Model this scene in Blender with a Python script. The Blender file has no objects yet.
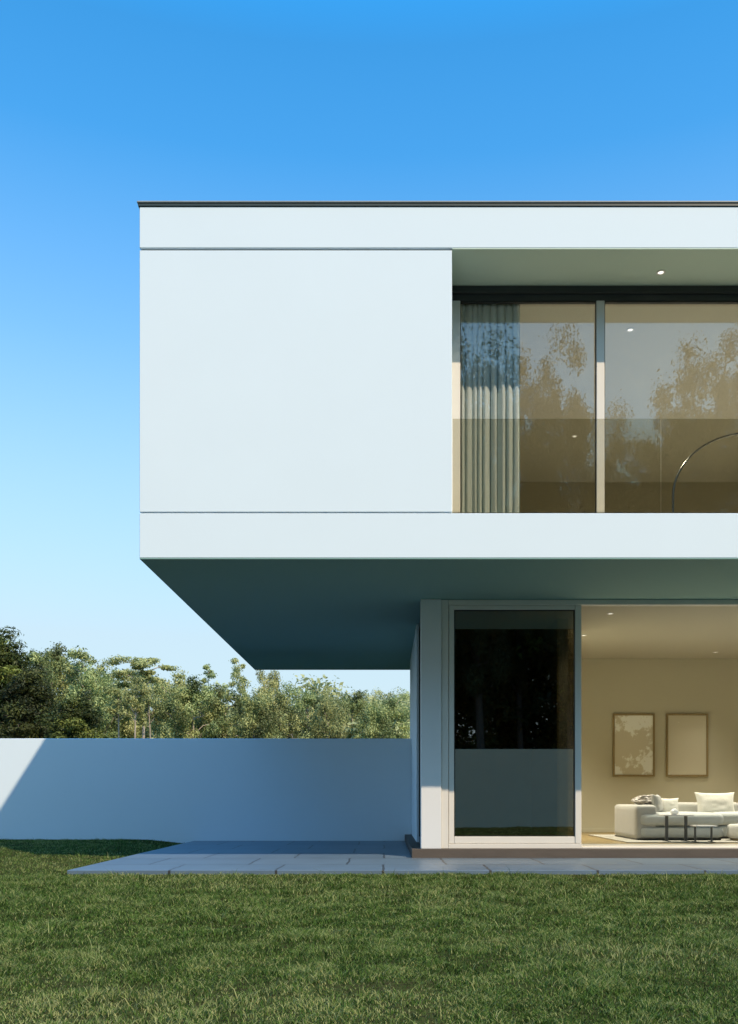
import bpy, bmesh, math, random
import numpy as np
from mathutils import Vector, Matrix

R = math.radians
scene = bpy.context.scene
COL = scene.collection
CZ = 0.78                                   # eye height above the lawn


# ------------------------------------------------------------------ helpers
def mat_nodes(name):
    m = bpy.data.materials.new(name)
    m.use_nodes = True
    nt = m.node_tree
    return m, nt, nt.nodes['Principled BSDF'], nt.nodes['Material Output']


def surf(name, color, rough=0.6, var=0.06, scale=3.0, bump=0.0, bscale=60.0, metallic=0.0, spec=0.5, stretch=(1, 1, 1), detail=5.0, sheen=0.0):
    """Principled material whose colour and roughness wander a little with object-space noise."""
    m, nt, b, out = mat_nodes(name)
    N, L = nt.nodes, nt.links
    tc = N.new('ShaderNodeTexCoord')
    mp = N.new('ShaderNodeMapping'); mp.inputs['Scale'].default_value = stretch
    L.new(tc.outputs['Object'], mp.inputs['Vector'])
    n1 = N.new('ShaderNodeTexNoise'); n1.inputs['Scale'].default_value = scale; n1.inputs['Detail'].default_value = detail
    n1.inputs['Roughness'].default_value = 0.6
    L.new(mp.outputs['Vector'], n1.inputs['Vector'])
    cr = N.new('ShaderNodeValToRGB')
    cr.color_ramp.elements[0].position = 0.25; cr.color_ramp.elements[1].position = 0.75
    c = np.array(color[:3])
    cr.color_ramp.elements[0].color = (*(c * (1 - var)), 1)
    cr.color_ramp.elements[1].color = (*np.minimum(c * (1 + var), 0.95), 1)
    L.new(n1.outputs['Fac'], cr.inputs['Fac'])
    L.new(cr.outputs['Color'], b.inputs['Base Color'])
    b.inputs['Roughness'].default_value = rough
    mr = N.new('ShaderNodeMapRange')
    mr.inputs['To Min'].default_value = max(0.02, rough - 0.08); mr.inputs['To Max'].default_value = min(1, rough + 0.08)
    L.new(n1.outputs['Fac'], mr.inputs['Value']); L.new(mr.outputs['Result'], b.inputs['Roughness'])
    b.inputs['Metallic'].default_value = metallic
    b.inputs['Specular IOR Level'].default_value = spec
    if sheen:
        b.inputs['Sheen Weight'].default_value = sheen
    if bump:
        n2 = N.new('ShaderNodeTexNoise'); n2.inputs['Scale'].default_value = bscale; n2.inputs['Detail'].default_value = 4
        L.new(mp.outputs['Vector'], n2.inputs['Vector'])
        bp = N.new('ShaderNodeBump'); bp.inputs['Strength'].default_value = bump; bp.inputs['Distance'].default_value = 0.01
        L.new(n2.outputs['Fac'], bp.inputs['Height']); L.new(bp.outputs['Normal'], b.inputs['Normal'])
    return m


def glass(name, tint, r0):
    """Architectural pane: tinted see-through plus a Schlick mirror, the same from both faces."""
    m, nt, b, out = mat_nodes(name)
    N, L = nt.nodes, nt.links
    N.remove(b)
    tr = N.new('ShaderNodeBsdfTransparent'); tr.inputs['Color'].default_value = (*tint, 1)
    gl = N.new('ShaderNodeBsdfGlossy'); gl.inputs['Roughness'].default_value = 0.0
    lw = N.new('ShaderNodeLayerWeight'); lw.inputs['Blend'].default_value = 0.5   # Facing = 1-|cos|
    pw = N.new('ShaderNodeMath'); pw.operation = 'POWER'; pw.inputs[1].default_value = 5
    L.new(lw.outputs['Facing'], pw.inputs[0])
    ml = N.new('ShaderNodeMath'); ml.operation = 'MULTIPLY_ADD'; ml.inputs[1].default_value = 1 - r0; ml.inputs[2].default_value = r0
    L.new(pw.outputs[0], ml.inputs[0])
    mx = N.new('ShaderNodeMixShader')
    L.new(ml.outputs[0], mx.inputs['Fac']); L.new(tr.outputs[0], mx.inputs[1]); L.new(gl.outputs[0], mx.inputs[2])
    L.new(mx.outputs[0], out.inputs['Surface'])
    return m


def emit(name, color, s):
    m, nt, b, out = mat_nodes(name)
    b.inputs['Base Color'].default_value = (0.8, 0.8, 0.8, 1)
    b.inputs['Emission Color'].default_value = (*color, 1)
    b.inputs['Emission Strength'].default_value = s
    return m


def link(name, me, mat=None, parent=None, loc=(0, 0, 0)):
    o = bpy.data.objects.new(name, me)
    COL.objects.link(o)
    o.location = loc
    if mat is not None and me is not None:
        me.materials.append(mat)
    if parent is not None:
        o.parent = parent
    return o


def tag(o, label=None, cat=None, group=None, kind=None):
    for k, v in (('label', label), ('category', cat), ('group', group), ('kind', kind)):
        if v:
            o[k] = v
    return o


def empty(name, loc, label, cat, group=None, rz=0.0):
    o = bpy.data.objects.new(name, None)
    COL.objects.link(o)
    o.empty_display_size = 0.2
    o.location = loc
    o.rotation_euler = (0, 0, rz)
    return tag(o, label, cat, group)


class MB:
    """Collects shapes (in world or local metres) and links them as one mesh object."""
    def __init__(self):
        self.bm = bmesh.new()

    def box(self, x0, x1, y0, y1, z0, z1, bev=0.0, seg=1, rot=None, at=None):
        t = bmesh.new()
        bmesh.ops.create_cube(t, size=1.0)
        for v in t.verts:
            v.co = Vector((x0 + (v.co.x + .5) * (x1 - x0), y0 + (v.co.y + .5) * (y1 - y0), z0 + (v.co.z + .5) * (z1 - z0)))
        if bev:
            bmesh.ops.bevel(t, geom=list(t.edges), offset=bev, segments=seg, profile=0.5, affect='EDGES')
        if rot is not None:
            c = Vector(at) if at else Vector(((x0 + x1) / 2, (y0 + y1) / 2, (z0 + z1) / 2))
            bmesh.ops.rotate(t, verts=t.verts, cent=c, matrix=rot)
        self._merge(t)
        return self

    def _merge(self, t):
        me = bpy.data.meshes.new('tmp')
        t.to_mesh(me); t.free()
        self.bm.from_mesh(me)
        bpy.data.meshes.remove(me)

    def lathe(self, cx, cy, prof, n=32):
        t = bmesh.new()
        rings = []
        for r, z in prof:
            rings.append([t.verts.new((cx + r * math.cos(2 * math.pi * i / n), cy + r * math.sin(2 * math.pi * i / n), z)) for i in range(n)])
        for a, b in zip(rings, rings[1:]):
            for i in range(n):
                t.faces.new((a[i], a[(i + 1) % n], b[(i + 1) % n], b[i]))
        if prof[0][0] > 1e-4:
            t.faces.new(list(reversed(rings[0])))
        if prof[-1][0] > 1e-4:
            t.faces.new(rings[-1])
        bmesh.ops.remove_doubles(t, verts=t.verts, dist=1e-5)
        bmesh.ops.recalc_face_normals(t, faces=t.faces)
        self._merge(t)
        return self

    def tube(self, pts, rad, n=8):
        t = bmesh.new()
        pts = [Vector(p) for p in pts]
        if not hasattr(rad, '__len__'):
            rad = [rad] * len(pts)
        rings = []
        for i, p in enumerate(pts):
            d = (pts[min(i + 1, len(pts) - 1)] - pts[max(i - 1, 0)]).normalized()
            u = d.cross(Vector((0.31, 0.9, 0.17))).normalized(); w = d.cross(u)
            rings.append([t.verts.new(p + (u * math.cos(2 * math.pi * k / n) + w * math.sin(2 * math.pi * k / n)) * rad[i]) for k in range(n)])
        for a, b in zip(rings, rings[1:]):
            for k in range(n):
                t.faces.new((a[k], a[(k + 1) % n], b[(k + 1) % n], b[k]))
        t.faces.new(list(reversed(rings[0]))); t.faces.new(rings[-1])
        bmesh.ops.recalc_face_normals(t, faces=t.faces)
        self._merge(t)
        return self

    def build(self, name, mat, parent=None, smooth=False, loc=(0, 0, 0)):
        me = bpy.data.meshes.new(name)
        self.bm.to_mesh(me); self.bm.free()
        if smooth:
            me.polygons.foreach_set('use_smooth', [True] * len(me.polygons))
        return link(name, me, mat, parent, loc)


def np_mesh(name, verts, loops, sizes, attrs=None, smooth=False):
    """Mesh straight from arrays; attrs = {name: per-vertex floats}."""
    me = bpy.data.meshes.new(name)
    sizes = np.asarray(sizes, np.int32); loops = np.asarray(loops, np.int32).ravel(); verts = np.asarray(verts, np.float32)
    me.vertices.add(len(verts)); me.vertices.foreach_set('co', verts.ravel())
    me.loops.add(len(loops)); me.loops.foreach_set('vertex_index', loops)
    me.polygons.add(len(sizes))
    me.polygons.foreach_set('loop_start', np.concatenate(([0], np.cumsum(sizes)[:-1])).astype(np.int32))
    if smooth:
        me.polygons.foreach_set('use_smooth', np.ones(len(sizes), bool))
    me.update(calc_edges=True)
    for k, v in (attrs or {}).items():
        a = me.attributes.new(k, 'FLOAT', 'POINT')
        a.data.foreach_set('value', np.asarray(v, np.float32))
    return me


def vnoise(x, y, seed=0, octaves=3, scale=1.0):
    """Smooth value noise in 2D, about 0..1."""
    out = np.zeros_like(x, dtype=float); amp, tot = 1.0, 0.0
    for o in range(octaves):
        g = np.random.default_rng(seed + o).random((64, 64))
        u, v = x * scale * 2 ** o, y * scale * 2 ** o
        i, j = np.floor(u).astype(int), np.floor(v).astype(int)
        fu, fv = u - i, v - j
        fu, fv = fu * fu * (3 - 2 * fu), fv * fv * (3 - 2 * fv)
        a, b = g[i % 64, j % 64], g[(i + 1) % 64, j % 64]
        c, d = g[i % 64, (j + 1) % 64], g[(i + 1) % 64, (j + 1) % 64]
        out += amp * ((a * (1 - fu) + b * fu) * (1 - fv) + (c * (1 - fu) + d * fu) * fv)
        tot += amp; amp *= 0.5
    return out / tot


# ------------------------------------------------------------------ camera
cam_d = bpy.data.cameras.new('camera')
cam = bpy.data.objects.new('camera', cam_d); COL.objects.link(cam)
cam.location = (0, 0, CZ); cam.rotation_euler = (R(90), 0, 0)
cam_d.sensor_width = 36; cam_d.lens = 900 / 1024 * 36
cam_d.shift_x = -17 / 1024; cam_d.shift_y = (796 - 512) / 1024
cam_d.clip_start = 0.05; cam_d.clip_end = 6000
scene.camera = cam

# ------------------------------------------------------------------ light
sv = Vector((0.637, -0.803, 1.0)).normalized()        # towards the sun
ELEV = math.asin(sv.z); AZ = math.atan2(sv.x, sv.y)
sun_d = bpy.data.lights.new('sun', 'SUN')
sun_d.energy = 2.74; sun_d.angle = R(0.53); sun_d.color = (1.0, 0.80, 0.58)
sun = bpy.data.objects.new('sun', sun_d); COL.objects.link(sun)
sun.location = sv * 60
sun.rotation_euler = sv.to_track_quat('Z', 'Y').to_euler()

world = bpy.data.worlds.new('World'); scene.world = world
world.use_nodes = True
wn, wl = world.node_tree.nodes, world.node_tree.links
sky = wn.new('ShaderNodeTexSky'); sky.sky_type = 'NISHITA'; sky.sun_disc = False
sky.sun_elevation = ELEV; sky.sun_rotation = AZ
sky.altitude = 100; sky.air_density = 1.0; sky.dust_density = 0.4; sky.ozone_density = 3.0
hs = wn.new('ShaderNodeHueSaturation'); hs.inputs['Saturation'].default_value = 1.45; hs.inputs['Value'].default_value = 1.15
wl.new(sky.outputs['Color'], hs.inputs['Color'])
# the clear air pales towards the horizon
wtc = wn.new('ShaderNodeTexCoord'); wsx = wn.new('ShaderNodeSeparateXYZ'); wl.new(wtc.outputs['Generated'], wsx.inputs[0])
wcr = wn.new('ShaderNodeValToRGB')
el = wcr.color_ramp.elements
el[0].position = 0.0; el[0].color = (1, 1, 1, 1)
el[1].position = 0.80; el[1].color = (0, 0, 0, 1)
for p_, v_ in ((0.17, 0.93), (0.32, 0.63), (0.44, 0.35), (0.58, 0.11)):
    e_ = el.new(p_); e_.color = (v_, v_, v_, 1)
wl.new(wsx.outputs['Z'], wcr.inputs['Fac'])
wmx = wn.new('ShaderNodeMix'); wmx.data_type = 'RGBA'
tint = wn.new('ShaderNodeMix'); tint.data_type = 'RGBA'; tint.blend_type = 'MULTIPLY'; tint.inputs[0].default_value = 1.0
wl.new(hs.outputs['Color'], tint.inputs[6]); pass
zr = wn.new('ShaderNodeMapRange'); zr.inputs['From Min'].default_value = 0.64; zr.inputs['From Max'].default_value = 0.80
zr.inputs['To Min'].default_value = 1.0; zr.inputs['To Max'].default_value = 2.1  # overhead sky brightened, out of view, to lift the shaded wall
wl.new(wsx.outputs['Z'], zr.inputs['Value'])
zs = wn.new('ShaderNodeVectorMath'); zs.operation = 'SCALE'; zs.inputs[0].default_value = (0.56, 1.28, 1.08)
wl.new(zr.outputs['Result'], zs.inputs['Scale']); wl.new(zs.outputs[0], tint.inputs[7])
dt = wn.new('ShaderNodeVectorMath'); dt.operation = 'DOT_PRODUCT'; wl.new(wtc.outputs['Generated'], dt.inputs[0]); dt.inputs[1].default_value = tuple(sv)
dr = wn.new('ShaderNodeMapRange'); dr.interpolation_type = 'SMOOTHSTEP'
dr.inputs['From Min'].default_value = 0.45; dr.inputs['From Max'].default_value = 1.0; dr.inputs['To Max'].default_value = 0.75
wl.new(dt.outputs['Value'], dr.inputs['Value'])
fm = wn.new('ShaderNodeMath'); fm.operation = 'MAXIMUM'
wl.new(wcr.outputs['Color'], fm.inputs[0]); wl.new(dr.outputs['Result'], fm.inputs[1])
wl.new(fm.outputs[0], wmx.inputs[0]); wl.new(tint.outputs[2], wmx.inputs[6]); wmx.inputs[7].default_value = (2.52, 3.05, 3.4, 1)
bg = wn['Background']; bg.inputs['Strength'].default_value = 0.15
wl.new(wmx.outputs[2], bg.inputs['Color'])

scene.view_settings.view_transform = 'Standard'
scene.view_settings.look = 'None'
scene.view_settings.exposure = 0.8
scene.view_settings.gamma = 1.0
scene.view_settings.use_curve_mapping = False
cy = scene.cycles
cy.max_bounces = 10; cy.diffuse_bounces = 5; cy.glossy_bounces = 5; cy.transmission_bounces = 6; cy.transparent_max_bounces = 24
cy.caustics_reflective = False; cy.caustics_refractive = False
cy.sample_clamp_indirect = 8.0
cy.use_denoising = True

# ------------------------------------------------------------------ materials
M = {}
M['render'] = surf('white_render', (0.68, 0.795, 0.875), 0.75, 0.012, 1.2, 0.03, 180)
M['column'] = surf('column_paint', (0.69, 0.71, 0.72), 0.7, 0.012, 1.5, 0.03, 180)
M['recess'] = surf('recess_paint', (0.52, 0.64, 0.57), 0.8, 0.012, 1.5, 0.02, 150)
M['soffit'] = surf('soffit_shade_paint', (0.21, 0.36, 0.34), 0.8, 0.015, 1.0, 0.02, 150)  # teal holds the underside's shade and green grass bounce
M['coping'] = surf('coping_metal', (0.03, 0.048, 0.048), 0.5, 0.1, 2.0)
M['cap'] = surf('zinc_cap', (0.24, 0.27, 0.28), 0.5, 0.12, 2.5)
M['plinth'] = surf('plinth_stone', (0.085, 0.07, 0.058), 0.7, 0.18, 6, 0.15, 80, stretch=(0.4, 1, 2))
M['frame_light'] = surf('pale_frame', (0.68, 0.66, 0.61), 0.45, 0.02, 3)
M['frame_dark'] = surf('dark_frame', (0.035, 0.04, 0.042), 0.4, 0.1, 3, metallic=0.2)
M['seal'] = surf('rubber_seal', (0.012, 0.012, 0.012), 0.6, 0.1, 5)
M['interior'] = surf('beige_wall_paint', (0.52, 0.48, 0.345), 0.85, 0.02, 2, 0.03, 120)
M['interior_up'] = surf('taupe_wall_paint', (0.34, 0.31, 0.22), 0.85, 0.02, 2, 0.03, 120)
M['ceiling'] = surf('ceiling_paint', (0.44, 0.42, 0.34), 0.85, 0.015, 2, 0.02, 120)
M['brown'] = surf('brown_panel', (0.34, 0.26, 0.10), 0.6, 0.15, 3, stretch=(6, 6, 0.5))
M['pane'] = glass('window_glass', (0.96, 0.96, 0.945), 0.12)
M['pane_dark'] = glass('tinted_door_glass', (0.42, 0.40, 0.34), 0.23)
M['rail_glass'] = glass('balustrade_glass', (0.81, 0.80, 0.74), 0.025)
M['fabric'] = surf('sofa_fabric', (0.46, 0.47, 0.43), 0.92, 0.05, 8, 0.25, 500, sheen=0.2)
M['fabric_warm'] = surf('sofa_arm_fabric', (0.40, 0.385, 0.34), 0.92, 0.05, 8, 0.25, 500, sheen=0.2)
M['linen'] = surf('cream_linen', (0.60, 0.57, 0.49), 0.92, 0.05, 9, 0.3, 400, sheen=0.2)
M['throw'] = surf('grey_wool', (0.42, 0.38, 0.33), 0.95, 0.15, 14, 0.5, 260, sheen=0.3)
M['curtain'] = surf('curtain_cloth', (0.66, 0.74, 0.74), 0.9, 0.05, 6, 0.15, 400, stretch=(3, 3, 0.3))
M['ceramic'] = surf('white_ceramic', (0.8, 0.79, 0.75), 0.25, 0.02, 5)
M['black_metal'] = surf('black_metal', (0.02, 0.02, 0.02), 0.35, 0.15, 6, metallic=0.6)
M['grey_metal'] = surf('graphite_metal', (0.10, 0.10, 0.09), 0.4, 0.15, 6, metallic=0.3)
M['chrome'] = surf('polished_steel', (0.30, 0.29, 0.27), 0.22, 0.05, 6, metallic=1.0)
M['table_top'] = surf('pale_stone_top', (0.62, 0.60, 0.55), 0.3, 0.06, 7)
M['walnut'] = surf('gilt_oak_frame', (0.29, 0.21, 0.09), 0.45, 0.25, 5, stretch=(8, 8, 0.6))
M['rug'] = surf('cream_rug', (0.42, 0.39, 0.32), 0.97, 0.06, 12, 0.5, 300)
M['threshold'] = surf('pale_stone_floor', (0.52, 0.49, 0.44), 0.35, 0.05, 3)
M['bark'] = surf('pale_bark', (0.36, 0.31, 0.25), 0.9, 0.35, 2.0, 0.4, 9, stretch=(3, 3, 0.4))
M['bark_dark'] = surf('dark_bark', (0.10, 0.08, 0.06), 0.9, 0.35, 2.0, 0.4, 9, stretch=(3, 3, 0.4))
M['lens'] = emit('lamp_lens', (1.0, 0.95, 0.86), 0.75)


def wood_floor():
    m, nt, b, out = mat_nodes('oak_floor')
    N, L = nt.nodes, nt.links
    tc = N.new('ShaderNodeTexCoord')
    br = N.new('ShaderNodeTexBrick')
    br.inputs['Scale'].default_value = 1; br.inputs['Brick Width'].default_value = 1.6; br.inputs['Row Height'].default_value = 0.14
    br.inputs['Mortar Size'].default_value = 0.003
    br.inputs['Color1'].default_value = (0.32, 0.23, 0.10, 1); br.inputs['Color2'].default_value = (0.26, 0.18, 0.075, 1)
    br.inputs['Mortar'].default_value = (0.1, 0.06, 0.03, 1)
    L.new(tc.outputs['Object'], br.inputs['Vector'])
    L.new(br.outputs['Color'], b.inputs['Base Color'])
    b.inputs['Roughness'].default_value = 0.35
    return m


M['oak'] = wood_floor()


def paving():
    m, nt, b, out = mat_nodes('grey_paving')
    N, L = nt.nodes, nt.links
    tc = N.new('ShaderNodeTexCoord')
    # slightly wandering joints: distort the coordinate before the slab pattern
    wob = N.new('ShaderNodeTexNoise'); wob.inputs['Scale'].default_value = 3.0; wob.inputs['Detail'].default_value = 3
    L.new(tc.outputs['Object'], wob.inputs['Vector'])
    mx = N.new('ShaderNodeMix'); mx.data_type = 'VECTOR'; mx.inputs['Factor'].default_value = 0.05
    L.new(tc.outputs['Object'], mx.inputs[4]); L.new(wob.outputs['Color'], mx.inputs[5])
    br = N.new('ShaderNodeTexBrick')
    br.offset = 0.37; br.inputs['Scale'].default_value = 1
    br.inputs['Brick Width'].default_value = 1.02; br.inputs['Row Height'].default_value = 0.93
    br.inputs['Mortar Size'].default_value = 0.013; br.inputs['Mortar Smooth'].default_value = 0.3
    br.inputs['Color1'].default_value = (0.165, 0.23, 0.295, 1); br.inputs['Color2'].default_value = (0.125, 0.185, 0.25, 1)
    br.inputs['Mortar'].default_value = (0.05, 0.05, 0.05, 1)
    L.new(mx.outputs[1], br.inputs['Vector'])
    nz = N.new('ShaderNodeTexNoise'); nz.inputs['Scale'].default_value = 2.2; nz.inputs['Detail'].default_value = 8
    L.new(tc.outputs['Object'], nz.inputs['Vector'])
    mc = N.new('ShaderNodeMix'); mc.data_type = 'RGBA'; mc.blend_type = 'MULTIPLY'; mc.inputs['Factor'].default_value = 0.35
    L.new(br.outputs['Color'], mc.inputs[6]); L.new(nz.outputs['Fac'], mc.inputs[7])
    L.new(mc.outputs[2], b.inputs['Base Color'])
    b.inputs['Roughness'].default_value = 0.38
    bp = N.new('ShaderNodeBump'); bp.inputs['Strength'].default_value = 0.3; bp.inputs['Distance'].default_value = 0.01
    L.new(nz.outputs['Fac'], bp.inputs['Height']); L.new(bp.outputs['Normal'], b.inputs['Normal'])
    return m


M['paving'] = paving()


def picture_paper(name, seed, blot):
    m, nt, b, out = mat_nodes(name)
    N, L = nt.nodes, nt.links
    tc = N.new('ShaderNodeTexCoord')
    mp = N.new('ShaderNodeMapping'); mp.inputs['Location'].default_value = (seed, seed * 2, 0)
    L.new(tc.outputs['Object'], mp.inputs['Vector'])
    nz = N.new('ShaderNodeTexNoise'); nz.inputs['Scale'].default_value = 3.6; nz.inputs['Detail'].default_value = 6; nz.inputs['Roughness'].default_value = 0.62
    L.new(mp.outputs['Vector'], nz.inputs['Vector'])
    cr = N.new('ShaderNodeValToRGB')
    e = cr.color_ramp.elements
    e[0].position = blot; e[0].color = (0.62, 0.56, 0.41, 1)
    e[1].position = blot + 0.05; e[1].color = (0.86, 0.85, 0.76, 1)
    L.new(nz.outputs['Fac'], cr.inputs['Fac'])
    L.new(cr.outputs['Color'], b.inputs['Base Color'])
    b.inputs['Roughness'].default_value = 0.6
    return m


def leaf_mat(name, dark, mid, light, trans=0.28, spec=0.3):
    m, nt, b, out = mat_nodes(name)
    N, L = nt.nodes, nt.links
    at = N.new('ShaderNodeAttribute'); at.attribute_name = 'tone'
    oi = N.new('ShaderNodeObjectInfo')
    ad = N.new('ShaderNodeMath'); ad.operation = 'MULTIPLY_ADD'; ad.inputs[1].default_value = 0.22; ad.inputs[2].default_value = -0.11
    L.new(oi.outputs['Random'], ad.inputs[0])
    sm = N.new('ShaderNodeMath'); sm.operation = 'ADD'; sm.use_clamp = True
    L.new(ad.outputs[0], sm.inputs[0]); L.new(at.outputs['Fac'], sm.inputs[1])
    cr = N.new('ShaderNodeValToRGB')
    cr.color_ramp.elements[0].color = (*dark, 1); cr.color_ramp.elements[1].color = (*light, 1)
    e = cr.color_ramp.elements.new(0.5); e.color = (*mid, 1)
    L.new(sm.outputs[0], cr.inputs['Fac'])
    hv = N.new('ShaderNodeHueSaturation')
    hm = N.new('ShaderNodeMath'); hm.operation = 'MULTIPLY_ADD'; hm.inputs[1].default_value = 0.05; hm.inputs[2].default_value = 0.485
    hr = N.new('ShaderNodeMath'); hr.operation = 'FRACT'
    hq = N.new('ShaderNodeMath'); hq.operation = 'MULTIPLY'; hq.inputs[1].default_value = 7.31
    L.new(oi.outputs['Random'], hq.inputs[0]); L.new(hq.outputs[0], hr.inputs[0]); L.new(hr.outputs[0], hm.inputs[0])
    L.new(hm.outputs[0], hv.inputs['Hue']); L.new(cr.outputs['Color'], hv.inputs['Color'])
    cr = hv
    L.new(cr.outputs['Color'], b.inputs['Base Color'])
    b.inputs['Roughness'].default_value = 0.55; b.inputs['Specular IOR Level'].default_value = spec
    tl = N.new('ShaderNodeBsdfTranslucent'); L.new(cr.outputs['Color'], tl.inputs['Color'])
    mx = N.new('ShaderNodeMixShader'); mx.inputs['Fac'].default_value = trans
    L.new(b.outputs[0], mx.inputs[1]); L.new(tl.outputs[0], mx.inputs[2]); L.new(mx.outputs[0], out.inputs['Surface'])
    return m


M['leaf_gum'] = leaf_mat('gum_leaves', (0.09, 0.105, 0.035), (0.31, 0.35, 0.135), (0.58, 0.58, 0.25), .22)
M['leaf_pine'] = leaf_mat('pine_needles', (0.022, 0.032, 0.010), (0.08, 0.10, 0.026), (0.28, 0.31, 0.065), 0.25)
M['leaf_far'] = leaf_mat('far_leaves', (0.17, 0.20, 0.09), (0.34, 0.38, 0.17), (0.48, 0.50, 0.24), 0.3)
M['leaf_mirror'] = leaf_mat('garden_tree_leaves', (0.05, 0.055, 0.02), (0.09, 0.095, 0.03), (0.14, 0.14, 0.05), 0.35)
M['grass'] = leaf_mat('grass_blades', (0.014, 0.028, 0.005), (0.120, 0.185, 0.032), (0.41, 0.39, 0.17), 0.3, 0.08)


def soil():
    m, nt, b, out = mat_nodes('lawn_soil')
    N, L = nt.nodes, nt.links
    tc = N.new('ShaderNodeTexCoord')
    n1 = N.new('ShaderNodeTexNoise'); n1.inputs['Scale'].default_value = 24; n1.inputs['Detail'].default_value = 12; n1.inputs['Roughness'].default_value = 0.7
    L.new(tc.outputs['Object'], n1.inputs['Vector'])
    cr = N.new('ShaderNodeValToRGB')
    e = cr.color_ramp.elements
    e[0].position = 0.38; e[0].color = (0.035, 0.030, 0.014, 1)
    e[1].position = 0.62; e[1].color = (0.060, 0.078, 0.022, 1)
    L.new(n1.outputs['Fac'], cr.inputs['Fac']); L.new(cr.outputs['Color'], b.inputs['Base Color'])
    b.inputs['Roughness'].default_value = 1.0; b.inputs['Specular IOR Level'].default_value = 0.0
    return m


M['soil'] = soil()
M['hill'] = surf('hill_ground', (0.06, 0.07, 0.035), 1.0, 0.4, 0.05)

# ------------------------------------------------------------------ ground, hills, paving
def ground_z(x, y):
    """Lawn relief: gentle bumps near the camera, dead flat by the paving and the walls."""
    w = np.clip((8.6 - y) / 2.5, 0, 1) * np.clip((y + 12) / 4, 0, 1)
    b = np.clip((y - 9.2) / 4.5, 0, 1); b = b * b * (3 - 2 * b) * np.clip((-3.35 - x) / .6, 0, 1) * np.clip((30 - y) / 8, 0, 1)
    dip = np.clip((-0.8 - y) / 4.0, 0, 1); dip = dip * dip * (3 - 2 * dip)  # unseen lawn sunk so the dark door mirrors more boundary wall
    near = np.clip(3 - np.abs(x) / 4, 0, 1)
    return (vnoise(x, y, 5, 3, 0.55) - 0.5) * 0.055 * w + (vnoise(x, y, 15, 3, 2.4) - 0.5) * 0.045 * w * near - 0.006 + 0.062 * b - 0.9 * dip


gx = np.concatenate((np.linspace(-3000, -40, 14), np.linspace(-30, -9.2, 40), np.linspace(-9, 9, 181), np.linspace(9.2, 30, 40), np.linspace(40, 3000, 14)))
gy = np.concatenate((np.linspace(-3000, -40, 14), np.linspace(-30, 1.8, 60), np.linspace(2, 15, 131), np.linspace(15.3, 30, 30), np.linspace(40, 3000, 14)))
GX, GY = np.meshgrid(gx, gy)
GZ = ground_z(GX, GY)
n = len(gx)
I = (np.arange(len(gy) - 1)[:, None] * n + np.arange(n - 1)[None, :]).ravel()
quads = np.stack((I, I + 1, I + n + 1, I + n), 1)
me = np_mesh('ground', np.stack((GX.ravel(), GY.ravel(), GZ.ravel()), 1), quads, np.full(len(quads), 4), smooth=True)
tag(link('ground', me, M['soil']), kind='structure')


def hill_z(x, y):
    """Low hill behind the house, rising towards the right of the view."""
    d = np.clip((y - 75) / 150, 0, 1); d = d * d * (3 - 2 * d)
    ridge = 11.5 + 4 * np.sin(x * 0.018 + 0.6) + 5 * (vnoise(x, y, 31, 2, 0.012) - 0.5)
    side = np.clip((x + 230) / 120, 0, 1) * np.clip((330 - x) / 120, 0, 1)
    return ridge * d * side * np.clip((520 - y) / 200, 0, 1)


hx, hy = np.linspace(-240, 340, 60), np.linspace(74, 520, 46)
HX, HY = np.meshgrid(hx, hy)
n = len(hx)
I = (np.arange(len(hy) - 1)[:, None] * n + np.arange(n - 1)[None, :]).ravel()
quads = np.stack((I, I + 1, I + n + 1, I + n), 1)
me = np_mesh('hills', np.stack((HX.ravel(), HY.ravel(), hill_z(HX, HY).ravel() - 0.05), 1), quads, np.full(len(quads), 4), smooth=True)
tag(link('hills', me, M['hill']), kind='structure')

tag(MB().box(-40, 44, -15.99, -5.0, -1.2, -0.83, 0.01).build('added_gravel_strip', surf('pale_gravel', (0.36, 0.33, 0.28), 0.95, 0.25, 3.0, 0.3, 40)), kind='structure')  # unseen strip, added to grey the reflection in the dark door
PAT_Z = 0.037
mb = MB(); mb.box(-3.19, 9.6, 9.0, 14.93, -0.06, PAT_Z, 0.004)
tag(mb.build('patio_paving', M['paving']), kind='structure')

# ------------------------------------------------------------------ the house
K1, YD = 1.202, 10.818                      # depth of the ground-floor front
FLOOR = 0.143
SOF = CZ + 2.37                             # underside of the upper storey
SLAB = CZ + 2.825
CEIL = CZ + 5.47
house = empty('modern_house', (3.5, 9.0, 0.0), 'white flat roofed two storey house with a deep cantilevered upper floor', 'house')
HOFF = Vector((-3.5, -9.0, 0.0))


def hp(name, mb, mat, parent=None, **k):
    """A part of the house, given in world metres."""
    o = mb.build(name, mat, None, **k)
    o.parent = parent or house
    o.location = HOFF if parent is None else (0, 0, 0)
    return o


XR = 9.5
# upper storey
hp('roof_coping', MB().box(-2.478, XR + .02, 8.99, 16.93, CZ + 5.893, CZ + 5.922, 0.004), M['coping'])
hp('coping_cap', MB().box(-2.488, XR + .03, 8.98, 16.94, CZ + 5.9225, CZ + 5.944, 0.006), M['cap'])
hp('parapet_band', MB().box(-2.465, XR, 9.0, 9.30, CEIL + .012, CZ + 5.892, 0.004), M['render'])
hp('facade_panel', MB().box(-2.465, 0.66, 9.0, 9.30, CZ + 2.84, CZ + 5.458, 0.004), M['render'])
hp('lower_band', MB().box(-2.465, XR, 9.0, 9.30, SOF + .012, CZ + 2.828, 0.004), M['render'])
hp('shadow_gap', MB().box(-2.452, 0.655, 9.03, 9.296, CZ + 2.80, CZ + 2.86), M['coping'])
hp('shadow_gap', MB().box(-2.452, 0.655, 9.03, 9.296, CZ + 5.44, CZ + 5.50), M['coping'])
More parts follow.
